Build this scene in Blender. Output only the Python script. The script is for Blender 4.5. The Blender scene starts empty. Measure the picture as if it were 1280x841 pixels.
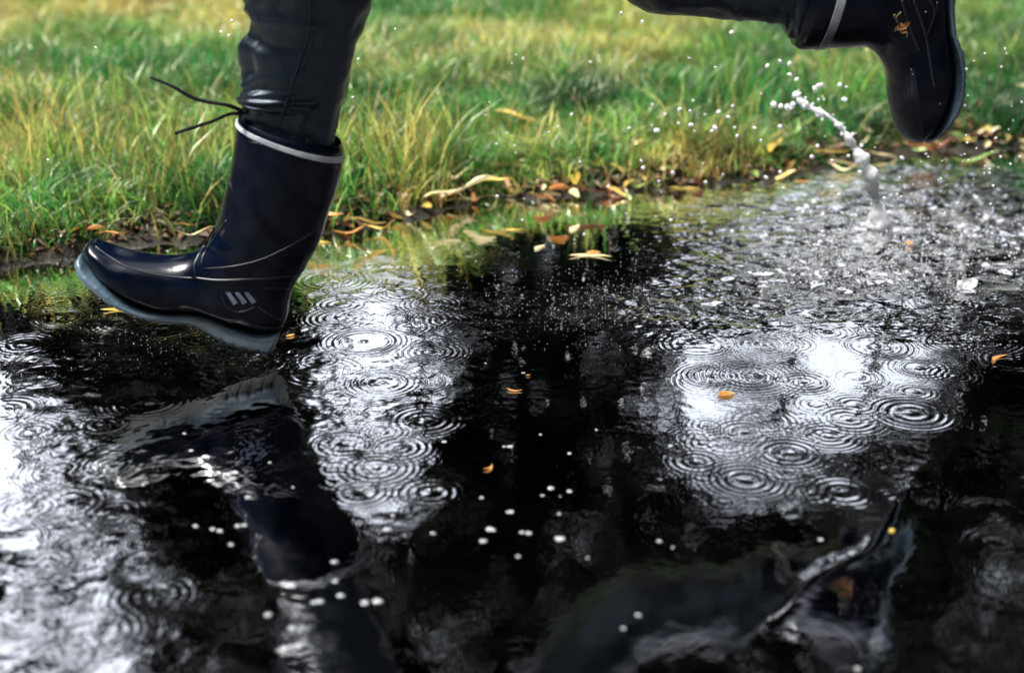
import bpy, math, random
import numpy as np
from mathutils import Vector
from mathutils.bvhtree import BVHTree
R = random.Random(7); RN = np.random.default_rng(7)
sc = bpy.context.scene; COL = sc.collection
PI = math.pi
# ------------------------------------------------------------------ camera geometry
H = 0.71; PITCH = math.radians(21.0); F = 1777.8; W2, H2 = 640.0, 420.5
CP, SP = math.cos(PITCH), math.sin(PITCH)
def ray(px, py):
    a = (px-W2)/F; b = (H2-py)/F
    return Vector((a, CP+b*SP, -SP+b*CP))
def at(px, py, Y):                       # point seen at a photo pixel, on the upright plane y = Y
    d = ray(px, py); t = Y/d.y
    return Vector((d.x*t, Y, H+d.z*t))
def gnd(px, py, z=0.0):                  # point seen at a photo pixel, on the level z
    d = ray(px, py); t = (z-H)/d.z
    return Vector((d.x*t, d.y*t, z))
# ------------------------------------------------------------------ noise
_T = np.random.default_rng(3).random((256, 256))
def vnoise(x, y):
    x = np.asarray(x, float); y = np.asarray(y, float)
    xi = np.floor(x).astype(int); yi = np.floor(y).astype(int)
    fx = x-xi; fy = y-yi; fx = fx*fx*(3-2*fx); fy = fy*fy*(3-2*fy)
    a = _T[xi & 255, yi & 255]; b = _T[(xi+1) & 255, yi & 255]
    c = _T[xi & 255, (yi+1) & 255]; d = _T[(xi+1) & 255, (yi+1) & 255]
    return (a*(1-fx)+b*fx)*(1-fy)+(c*(1-fx)+d*fx)*fy
def fbm(x, y, n=4):
    s = 0; a = 1; t = 0
    for k in range(n):
        s = s+a*vnoise(x*2**k+17*k, y*2**k+5*k); t += a; a *= .5
    return s/t
def sstep(a, b, x):
    t = np.clip((x-a)/(b-a), 0, 1); return t*t*(3-2*t)
# ------------------------------------------------------------------ objects
def quadmesh(name, V, Q, mat=None, smooth=True, parent=None, matidx=None, link=True):
    V = np.ascontiguousarray(V, np.float32).reshape(-1, 3); Q = np.ascontiguousarray(Q, np.int32); k = Q.shape[1]
    me = bpy.data.meshes.new(name)
    me.vertices.add(len(V)); me.vertices.foreach_set('co', V.ravel())
    me.loops.add(Q.size); me.loops.foreach_set('vertex_index', Q.ravel())
    me.polygons.add(len(Q)); me.polygons.foreach_set('loop_start', np.arange(0, Q.size, k, dtype=np.int32))
    me.polygons.foreach_set('loop_total', np.full(len(Q), k, np.int32))
    me.polygons.foreach_set('use_smooth', np.full(len(Q), smooth, bool))
    for m in (mat if isinstance(mat, (list, tuple)) else [mat]):
        if m: me.materials.append(m)
    if matidx is not None: me.polygons.foreach_set('material_index', np.ascontiguousarray(matidx, np.int32))
    me.update(calc_edges=True); me.validate()
    if not link: return me
    o = bpy.data.objects.new(name, me); COL.objects.link(o); o.parent = parent
    return o
def grid_faces(nu, nv, wrap=False):
    i = np.arange(nu-1)[:, None]; j = np.arange(nv if wrap else nv-1)[None, :]; j2 = (j+1) % nv
    return np.stack([i*nv+j, i*nv+j2, (i+1)*nv+j2, (i+1)*nv+j], -1).reshape(-1, 4)
def tag(o, label=None, cat=None, group=None, kind=None):
    if label: o['label'] = label
    if cat: o['category'] = cat
    if group: o['group'] = group
    if kind: o['kind'] = kind
    return o
def empty(name, loc=(0, 0, 0)):
    o = bpy.data.objects.new(name, None); COL.objects.link(o); o.location = loc; o.empty_display_size = .05
    return o
def crom(P, sub):
    P = np.asarray(P, float); n = len(P); out = []; tt = []
    E = np.vstack([2*P[0]-P[1], P, 2*P[-1]-P[-2]])
    for i in range(n-1):
        p0, p1, p2, p3 = E[i:i+4]
        for s in range(sub):
            t = s/sub
            out.append(.5*((2*p1)+(-p0+p2)*t+(2*p0-5*p1+4*p2-p3)*t*t+(-p0+3*p1-3*p2+p3)*t**3)); tt.append(i+t)
    out.append(P[-1]); tt.append(n-1)
    return np.array(out), np.array(tt)
def loft_pts(secs, Y, sub=8, nr=48, off=0.0, t0=None, t1=None, disp=None):
    """rings between an outline point A (front/top) and B (back/bottom), given in photo pixels on the plane y=Y, w = half depth in metres"""
    S, tt = crom([list(s)+[2.0]*(6-len(s)) if len(s) > 5 else list(s[:5])+[0.0]*(5-len(s))+[2.2] for s in secs], sub)
    if t0 is not None:
        k = (tt >= t0) & (tt <= t1); S = S[k]; tt = tt[k]
    th = PI/2+np.arange(nr)/nr*2*PI
    rings = []
    for (ax, ay, bx, by, w, n), t in zip(S, tt):
        a = np.array(at(ax, ay, Y)); b = np.array(at(bx, by, Y)); c = (a+b)/2; u = (a-b)/2
        lu = np.linalg.norm(u)+1e-9; uh = u/lu
        cs, sn = np.cos(th), np.sin(th)
        e = 2.0/max(n, 1.2)
        uu = np.sign(cs)*np.abs(cs)**e*(lu+off); vv = np.sign(sn)*np.abs(sn)**e*(max(w, 1e-4)+off)
        if disp is not None:
            d = disp(t, th); r = np.sqrt(uu**2+vv**2)+1e-9; uu = uu*(1+d/r); vv = vv*(1+d/r)
        rings.append(c[None]+uu[:, None]*uh[None]+vv[:, None]*np.array([[0, 1, 0]]))
    return np.array(rings), tt
def loft(name, secs, Y, mat, parent=None, caps=True, matfn=None, **k):
    P, tt = loft_pts(secs, Y, **k); nu, nv = P.shape[:2]
    V = P.reshape(-1, 3); Q = grid_faces(nu, nv, True)
    mi = None
    if caps:
        n = len(V); V = np.vstack([V, P[0].mean(0), P[-1].mean(0)])
        j = np.arange(nv); j2 = (j+1) % nv
        Q = np.vstack([Q, np.stack([j2, j, np.full(nv, n), np.full(nv, n)], 1), np.stack([(nu-1)*nv+j, (nu-1)*nv+j2, np.full(nv, n+1), np.full(nv, n+1)], 1)])
    me = bpy.data.meshes.new(name)
    F_ = [tuple(dict.fromkeys(q)) for q in Q.tolist()]
    me.from_pydata(V.tolist(), [], F_)
    for m in (mat if isinstance(mat, (list, tuple)) else [mat]): me.materials.append(m)
    me.polygons.foreach_set('use_smooth', [True]*len(F_))
    if matfn:
        me.polygons.foreach_set('material_index', [matfn(tt[min(i//nv, nu-1)], i % nv) if i < (nu-1)*nv else 0 for i in range(len(F_))])
    me.update()
    o = bpy.data.objects.new(name, me); COL.objects.link(o); o.parent = parent
    return o
def tube(name, pts, rad, mat, parent=None, nr=8, sub=6, flat=1.0, link=True, twist=False):
    P, _ = crom([list(p)+[r] for p, r in zip(pts, rad if hasattr(rad, '__len__') else [rad]*len(pts))], sub)
    C = P[:, :3]; rr = np.maximum(P[:, 3], 1e-5); T = np.gradient(C, axis=0); T /= np.linalg.norm(T, axis=1)[:, None]+1e-12
    n = np.cross(T[0], [0.2, 1, 0.1]); n /= np.linalg.norm(n); N = []
    for t in T:
        n = n-t*np.dot(n, t); n /= np.linalg.norm(n); N.append(n)
    N = np.array(N); B = np.cross(T, N); th = np.arange(nr)/nr*2*PI
    V = C[:, None]+rr[:, None, None]*(np.cos(th)[None, :, None]*N[:, None]+flat*np.sin(th)[None, :, None]*B[:, None])
    nu = len(C); V = V.reshape(-1, 3); Q = grid_faces(nu, nr, True).tolist()
    Q.append(list(range(nr))[::-1]); Q.append([(nu-1)*nr+i for i in range(nr)])
    return V, Q
def polymesh(name, V, Q, mat, parent=None, smooth=True, link=True):
    me = bpy.data.meshes.new(name); me.from_pydata([tuple(map(float, v)) for v in V], [], [tuple(q) for q in Q])
    if mat: me.materials.append(mat)
    me.polygons.foreach_set('use_smooth', [smooth]*len(me.polygons)); me.update()
    if not link: return me
    o = bpy.data.objects.new(name, me); COL.objects.link(o); o.parent = parent
    return o
def tubeobj(name, pts, rad, mat, parent=None, **k):
    V, Q = tube(name, pts, rad, mat, **k); return polymesh(name, V, Q, mat, parent)
def merge(parts):
    V = []; Q = []
    for v, q in parts:
        n = len(V); V += [tuple(x) for x in v]; Q += [[i+n for i in f] for f in q]
    return V, Q
# ------------------------------------------------------------------ materials
def mat(name):
    m = bpy.data.materials.new(name); m.use_nodes = True; nt = m.node_tree; nt.nodes.clear()
    out = nt.nodes.new('ShaderNodeOutputMaterial')
    def N(t, **k):
        n = nt.nodes.new(t)
        for a, v in k.items():
            if a.startswith('i_'): n.inputs[a[2:].replace('_', ' ')].default_value = v
            else: setattr(n, a, v)
        return n
    return m, N, nt.links.new, out
def principled(name, col, rough=.5, spec=.5, var=None, vscale=8., bump=0., bscale=40., coat=0., detail=4., **kw):
    m, N, L, out = mat(name); p = N('ShaderNodeBsdfPrincipled')
    p.inputs['Roughness'].default_value = rough; p.inputs['Specular IOR Level'].default_value = spec
    p.inputs['Base Color'].default_value = (*col, 1); p.inputs['Coat Weight'].default_value = coat; p.inputs['Coat Roughness'].default_value = .12
    tc = N('ShaderNodeTexCoord')
    if var:
        n = N('ShaderNodeTexNoise', i_Scale=vscale, i_Detail=detail); L(tc.outputs['Object'], n.inputs['Vector'])
        r = N('ShaderNodeValToRGB'); r.color_ramp.elements[0].position = .35; r.color_ramp.elements[1].position = .68
        r.color_ramp.elements[0].color = (*col, 1); r.color_ramp.elements[1].color = (*var, 1)
        L(n.outputs['Fac'], r.inputs['Fac']); L(r.outputs['Color'], p.inputs['Base Color'])
    if bump:
        n = N('ShaderNodeTexNoise', i_Scale=bscale, i_Detail=5.); L(tc.outputs['Object'], n.inputs['Vector'])
        b = N('ShaderNodeBump', i_Strength=bump, i_Distance=.002); L(n.outputs['Fac'], b.inputs['Height']); L(b.outputs['Normal'], p.inputs['Normal'])
    for k, v in kw.items(): p.inputs[k].default_value = v
    L(p.outputs['BSDF'], out.inputs['Surface'])
    return m
M = {}
M['rubber'] = principled('wet_navy_rubber', (.0009, .0028, .0095), .25, .22, var=(.0006, .0016, .0055), vscale=14, bump=.25, bscale=60, coat=.10)
M['rubber_seam'] = principled('rubber_seam', (.002, .004, .010), .3, .4, coat=.1)
M['dark_rubber'] = principled('black_rubber', (.003, .004, .008), .35, .5, bump=.2, bscale=90)
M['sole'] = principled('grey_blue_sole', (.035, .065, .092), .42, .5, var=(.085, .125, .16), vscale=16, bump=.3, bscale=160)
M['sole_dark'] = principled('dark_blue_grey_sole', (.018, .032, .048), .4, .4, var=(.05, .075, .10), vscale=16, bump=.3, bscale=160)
M['outsole'] = principled('dark_outsole', (.012, .017, .022), .5, .4, bump=.3, bscale=120)
M['band'] = principled('reflective_tape', (.42, .45, .49), .38, .6, var=(.26, .29, .33), vscale=45, bump=.35, bscale=220)
M['cord'] = principled('black_cord', (.002, .0025, .004), .7, .1)
M['stripe'] = principled('grey_stripe', (.13, .17, .25), .4, .5, var=(.06, .09, .15), vscale=120)
M['skin'] = principled('skin', (.45, .28, .2), .5, .4)
M['jacket'] = principled('dark_rain_jacket', (.006, .010, .022), .4, .5, bump=.3, bscale=30)
M['hair'] = principled('dark_hair', (.015, .01, .007), .5, .4)
M['eye'] = principled('eye', (.02, .015, .01), .1, .5)
def rough_var(m, lo, hi, sc_):
    nt = m.node_tree; p = next(n for n in nt.nodes if n.type == 'BSDF_PRINCIPLED'); tc = nt.nodes.new('ShaderNodeTexCoord'); n = nt.nodes.new('ShaderNodeTexNoise'); n.inputs['Scale'].default_value = sc_; n.inputs['Detail'].default_value = 6
    r = nt.nodes.new('ShaderNodeMapRange'); r.inputs['From Min'].default_value = .35; r.inputs['From Max'].default_value = .65; r.inputs['To Min'].default_value = lo; r.inputs['To Max'].default_value = hi
    nt.links.new(tc.outputs['Object'], n.inputs['Vector']); nt.links.new(n.outputs['Fac'], r.inputs['Value']); nt.links.new(r.outputs['Result'], p.inputs['Roughness'])
rough_var(M['rubber'], .17, .27, 34)
# textured rubber (rows of fine dots) on the toe of the trailing boot
def toe_mat():
    m, N, L, out = mat('dotted_toe_rubber'); p = N('ShaderNodeBsdfPrincipled', i_Roughness=.30); p.inputs['Specular IOR Level'].default_value = .25
    p.inputs['Base Color'].default_value = (.003, .0048, .010, 1)
    tc = N('ShaderNodeTexCoord'); mp = N('ShaderNodeMapping'); mp.inputs['Rotation'].default_value = (0, .6, 0); L(tc.outputs['Object'], mp.inputs['Vector'])
    v = N('ShaderNodeTexVoronoi', i_Scale=400., i_Randomness=.0); L(mp.outputs['Vector'], v.inputs['Vector'])
    b = N('ShaderNodeBump', i_Strength=1., i_Distance=.0022, invert=True); L(v.outputs['Distance'], b.inputs['Height']); L(b.outputs['Normal'], p.inputs['Normal'])
    L(p.outputs['BSDF'], out.inputs['Surface']); return m
M['toe'] = toe_mat()
def denim():
    m, N, L, out = mat('wet_dark_denim'); p = N('ShaderNodeBsdfPrincipled', i_Roughness=.33)
    p.inputs['Specular IOR Level'].default_value = .36; p.inputs['Sheen Weight'].default_value = .02; p.inputs['Specular Tint'].default_value = (.75, .88, 1, 1)
    tc = N('ShaderNodeTexCoord'); n = N('ShaderNodeTexNoise', i_Scale=9., i_Detail=6.); L(tc.outputs['Object'], n.inputs['Vector'])
    r = N('ShaderNodeValToRGB'); r.color_ramp.elements[0].color = (.0008, .0016, .0038, 1); r.color_ramp.elements[1].color = (.002, .005, .012, 1)
    L(n.outputs['Fac'], r.inputs['Fac']); L(r.outputs['Color'], p.inputs['Base Color'])
    w = N('ShaderNodeTexWave', i_Scale=260.); w.inputs['Distortion'].default_value = 2; L(tc.outputs['Object'], w.inputs['Vector'])
    n2 = N('ShaderNodeTexNoise', i_Scale=25., i_Detail=3.); L(tc.outputs['Object'], n2.inputs['Vector'])
    b = N('ShaderNodeBump', i_Strength=.25, i_Distance=.0006); L(w.outputs['Fac'], b.inputs['Height'])
    b2 = N('ShaderNodeBump', i_Strength=.35, i_Distance=.012); L(n2.outputs['Fac'], b2.inputs['Height']); L(b.outputs['Normal'], b2.inputs['Normal'])
    L(b2.outputs['Normal'], p.inputs['Normal']); L(p.outputs['BSDF'], out.inputs['Surface']); return m
M['denim'] = denim()
def water_mat():
    m, N, L, out = mat('muddy_puddle_water'); tc = N('ShaderNodeTexCoord')
    n = N('ShaderNodeTexNoise', i_Scale=75., i_Detail=3.); L(tc.outputs['Object'], n.inputs['Vector'])
    b = N('ShaderNodeBump', i_Strength=.22, i_Distance=.0006); L(n.outputs['Fac'], b.inputs['Height'])
    g = N('ShaderNodeBsdfGlossy', i_Roughness=.0); g.inputs['Color'].default_value = (.97, .97, 1, 1); L(b.outputs['Normal'], g.inputs['Normal'])
    t = N('ShaderNodeBsdfTransparent'); t.inputs['Color'].default_value = (.46, .44, .40, 1)
    f = N('ShaderNodeFresnel', i_IOR=1.34); L(b.outputs['Normal'], f.inputs['Normal'])
    x = N('ShaderNodeMixShader'); L(f.outputs['Fac'], x.inputs['Fac']); L(t.outputs['BSDF'], x.inputs[1]); L(g.outputs['BSDF'], x.inputs[2])
    a = N('ShaderNodeAttribute', attribute_name='churn'); n3 = N('ShaderNodeTexNoise', i_Scale=26., i_Detail=6., i_Roughness=.62); L(tc.outputs['Object'], n3.inputs['Vector'])
    mr = N('ShaderNodeMapRange'); mr.inputs['From Min'].default_value = .44; mr.inputs['From Max'].default_value = .68; L(n3.outputs['Fac'], mr.inputs['Value'])
    r1 = N('ShaderNodeMath', operation='MULTIPLY'); L(a.outputs['Fac'], r1.inputs[0]); L(mr.outputs['Result'], r1.inputs[1])
    r2 = N('ShaderNodeMath', operation='MULTIPLY'); r2.inputs[1].default_value = .30; L(r1.outputs[0], r2.inputs[0]); L(r2.outputs[0], g.inputs['Roughness'])
    p = N('ShaderNodeMath', operation='MULTIPLY'); L(r1.outputs[0], p.inputs[0]); L(a.outputs['Fac'], p.inputs[1])
    p2 = N('ShaderNodeMath', operation='MULTIPLY'); p2.inputs[1].default_value = .13; L(p.outputs[0], p2.inputs[0])
    d = N('ShaderNodeBsdfDiffuse'); d.inputs['Color'].default_value = (.62, .64, .68, 1)
    y = N('ShaderNodeMixShader'); L(p2.outputs[0], y.inputs['Fac']); L(x.outputs[0], y.inputs[1]); L(d.outputs[0], y.inputs[2])
    L(y.outputs['Shader'], out.inputs['Surface']); return m
M['water'] = water_mat()
def whitened_water(name, white, col=(.85, .9, .93)):
    m, N, L, out = mat(name); g = N('ShaderNodeBsdfPrincipled', i_Roughness=.03, i_IOR=1.33)
    g.inputs['Base Color'].default_value = (.97, .99, 1, 1); g.inputs['Transmission Weight'].default_value = 1
    d = N('ShaderNodeBsdfDiffuse'); d.inputs['Color'].default_value = (*col, 1)
    tl = N('ShaderNodeBsdfTranslucent'); tl.inputs['Color'].default_value = (*col, 1)
    a = N('ShaderNodeMixShader', i_Fac=.5); L(d.outputs[0], a.inputs[1]); L(tl.outputs[0], a.inputs[2])
    tc = N('ShaderNodeTexCoord'); n = N('ShaderNodeTexNoise', i_Scale=140., i_Detail=3.); L(tc.outputs['Object'], n.inputs['Vector'])
    r = N('ShaderNodeMapRange'); r.inputs['From Min'].default_value = .35; r.inputs['From Max'].default_value = .65
    r.inputs['To Min'].default_value = max(0, white-.3); r.inputs['To Max'].default_value = min(1, white+.3); L(n.outputs['Fac'], r.inputs['Value'])
    x = N('ShaderNodeMixShader'); L(r.outputs['Result'], x.inputs['Fac']); L(g.outputs[0], x.inputs[1]); L(a.outputs[0], x.inputs[2])
    L(x.outputs[0], out.inputs['Surface']); return m
M['splash'] = whitened_water('aerated_splash_water', .85, (.95, .97, 1))
M['drop'] = whitened_water('rain_droplet', .85, (.97, .98, 1))  # white diffuse stands in for the sky highlights on the drops
M['glinting'] = whitened_water('glinting_bubble', .42)  # whiteness of the bubbles is painted sky glint
def ground_mat(name, c1, c2, c3, scale, rough, bump, specks=None):
    m, N, L, out = mat(name); p = N('ShaderNodeBsdfPrincipled', i_Roughness=rough); p.inputs['Specular IOR Level'].default_value = .18; tc = N('ShaderNodeTexCoord')
    n = N('ShaderNodeTexNoise', i_Scale=scale, i_Detail=8.); L(tc.outputs['Object'], n.inputs['Vector'])
    r = N('ShaderNodeValToRGB'); e = r.color_ramp.elements; e[0].position = .35; e[1].position = .7; e[0].color = (*c1, 1); e[1].color = (*c3, 1)
    k = e.new(.52); k.color = (*c2, 1); L(n.outputs['Fac'], r.inputs['Fac']); last = r.outputs['Color']
    if specks:
        v = N('ShaderNodeTexVoronoi', i_Scale=130.); L(tc.outputs['Object'], v.inputs['Vector'])
        lt = N('ShaderNodeMath', operation='LESS_THAN'); lt.inputs[1].default_value = .22; L(v.outputs['Distance'], lt.inputs[0])
        sp = N('ShaderNodeSeparateColor'); L(v.outputs['Color'], sp.inputs['Color'])
        gt = N('ShaderNodeMath', operation='GREATER_THAN'); gt.inputs[1].default_value = .86; L(sp.outputs[0], gt.inputs[0])
        mu = N('ShaderNodeMath', operation='MULTIPLY'); L(lt.outputs[0], mu.inputs[0]); L(gt.outputs[0], mu.inputs[1])
        cr = N('ShaderNodeValToRGB'); cr.color_ramp.elements[0].color = (.10, .05, .03, 1); cr.color_ramp.elements[1].color = (.05, .09, .08, 1)
        q = cr.color_ramp.elements.new(.5); q.color = (.11, .10, .05, 1)
        L(sp.outputs[1], cr.inputs['Fac'])
        mx = N('ShaderNodeMix', data_type='RGBA'); L(mu.outputs[0], mx.inputs[0]); L(last, mx.inputs[6]); L(cr.outputs['Color'], mx.inputs[7]); last = mx.outputs[2]
    L(last, p.inputs['Base Color'])
    n2 = N('ShaderNodeTexNoise', i_Scale=scale*6, i_Detail=6.); L(tc.outputs['Object'], n2.inputs['Vector'])
    b = N('ShaderNodeBump', i_Strength=bump, i_Distance=.006); L(n2.outputs['Fac'], b.inputs['Height']); L(b.outputs['Normal'], p.inputs['Normal'])
    L(p.outputs['BSDF'], out.inputs['Surface']); return m
M['soil'] = ground_mat('wet_soil', (.006, .005, .0035), (.014, .011, .007), (.03, .024, .014), 30, .6, 1.0)
M['asphalt'] = ground_mat('wet_asphalt', (.002, .002, .0017), (.007, .006, .004), (.024, .019, .012), 22, .5, .5, True)
M['litter'] = principled('dark_leaf_litter', (.022, .012, .007), .5, .3, var=(.16, .085, .035), vscale=60)
def blade_mat(name):
    m, N, L, out = mat(name); a = N('ShaderNodeAttribute', attribute_name='tint')
    d = N('ShaderNodeBsdfDiffuse'); t = N('ShaderNodeBsdfTranslucent'); g = N('ShaderNodeBsdfGlossy', i_Roughness=.45)
    g.inputs['Color'].default_value = (.15, .17, .12, 1)
    L(a.outputs['Color'], d.inputs['Color']); L(a.outputs['Color'], t.inputs['Color'])
    x = N('ShaderNodeMixShader', i_Fac=.42); L(d.outputs[0], x.inputs[1]); L(t.outputs[0], x.inputs[2])
    f = N('ShaderNodeFresnel', i_IOR=1.4); y = N('ShaderNodeMixShader'); L(f.outputs[0], y.inputs['Fac']); L(x.outputs[0], y.inputs[1]); L(g.outputs[0], y.inputs[2])
    L(y.outputs[0], out.inputs['Surface']); return m
M['blade'] = blade_mat('grass_blade')
def leaf_mat(name, c1, c2):
    m, N, L, out = mat(name); tc = N('ShaderNodeTexCoord'); oi = N('ShaderNodeObjectInfo')
    n = N('ShaderNodeTexNoise', i_Scale=60., i_Detail=4.); n.noise_dimensions = '4D'; L(tc.outputs['Object'], n.inputs['Vector'])
    ml = N('ShaderNodeMath', operation='MULTIPLY'); ml.inputs[1].default_value = 40; L(oi.outputs['Random'], ml.inputs[0]); L(ml.outputs[0], n.inputs['W'])
    r = N('ShaderNodeValToRGB'); r.color_ramp.elements[0].position = .38; r.color_ramp.elements[1].position = .62
    r.color_ramp.elements[0].color = (*c1, 1); r.color_ramp.elements[1].color = (*c2, 1); L(n.outputs['Fac'], r.inputs['Fac'])
    p = N('ShaderNodeBsdfPrincipled', i_Roughness=.32); L(r.outputs['Color'], p.inputs['Base Color'])
    t = N('ShaderNodeBsdfTranslucent'); L(r.outputs['Color'], t.inputs['Color'])
    x = N('ShaderNodeMixShader', i_Fac=.25); L(p.outputs[0], x.inputs[1]); L(t.outputs[0], x.inputs[2]); L(x.outputs[0], out.inputs['Surface']); return m
LEAFC = {'yellow': leaf_mat('yellow_leaf', (.42, .27, .045), (.55, .42, .12)), 'pale': leaf_mat('pale_straw_leaf', (.50, .42, .20), (.62, .56, .33)),
         'orange': leaf_mat('orange_leaf', (.34, .13, .035), (.46, .26, .08)), 'brown': leaf_mat('brown_leaf', (.10, .04, .022), (.22, .09, .045)),
         'green': leaf_mat('green_leaf', (.10, .20, .05), (.25, .33, .09))}
M['crown'] = principled('dark_foliage', (.007, .011, .006), .8, .04)
M['far_turf'] = M['soil']
# ------------------------------------------------------------------ terrain
EX = np.array([-40, -3, -.82, -.55, -.29, -.06, .12, .32, .6, .85, 1.1, 1.6, 3, 40.])
EP = [(0, 330), (160, 307), (430, 284), (600, 251), (720, 243), (850, 232), (980, 218), (1100, 192), (1280, 182)]
_e = [gnd(*p) for p in EP]
ex = np.array([-40, -4]+[p.x for p in _e]+[4, 40.]); ey = np.array([-6.0, .75]+[p.y for p in _e]+[4.1, 12.])
def edge(x): return np.interp(x, ex, ey)+.05*(fbm(x*5+3, x*0+2, 4)-.5)
def hgt(x, y):
    s = y-edge(x)+.06*(vnoise(x*22, y*22)-.5)
    far = -.06+.065*sstep(-.10, .0, s)+.028*sstep(-.01, .07, s)+.04*sstep(.1, .9, s)+.03*(fbm(x*2.2, y*2.2)-.5)*sstep(.1, .8, s)+.018*(fbm(x*14, y*14)-.5)*sstep(-.08, .1, s)
    near = .10*sstep(-2.2, -3.0, y)                # the other verge of the path, behind the camera
    return far+near
def axis(lo, hi, a, b, fine, grow=1.25):
    c = list(np.arange(a, b, fine)); s = fine; v = b
    while v < hi: c.append(v); s *= grow; v += s
    c.append(hi); s = fine; v = a-fine; pre = []
    while v > lo: pre.append(v); s *= grow; v -= s
    pre.append(lo); return np.array(pre[::-1]+c)
gx = axis(-300, 300, -1.6, 2.0, .014); gy = axis(-80, 400, 1.9, 4.5, .014)
X, Y = np.meshgrid(gx, gy, indexing='ij')
g = quadmesh('ground', np.stack([X, Y, hgt(X, Y)], -1), grid_faces(*X.shape), M['soil']); tag(g, 'dark wet soil of the lawn and bank beside the puddle', 'ground', kind='structure')
px_ = axis(-200, 200, -1.5, 1.8, .05); py_ = axis(-2.6, 60, .6, 3.6, .05)
py_ = py_[py_ < 12]
X, Y = np.meshgrid(px_, py_, indexing='ij')
Zp = -.022+.012*(fbm(X*1.5, Y*1.5)-.5)+.02*np.maximum(0, np.abs(X)-4)-.35*sstep(.06, .5, Y-edge(X))
g = quadmesh('path', np.stack([X, Y, Zp], -1), grid_faces(*X.shape), M['asphalt']); tag(g, 'submerged dark asphalt path under the puddle water', 'path', kind='structure')
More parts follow.
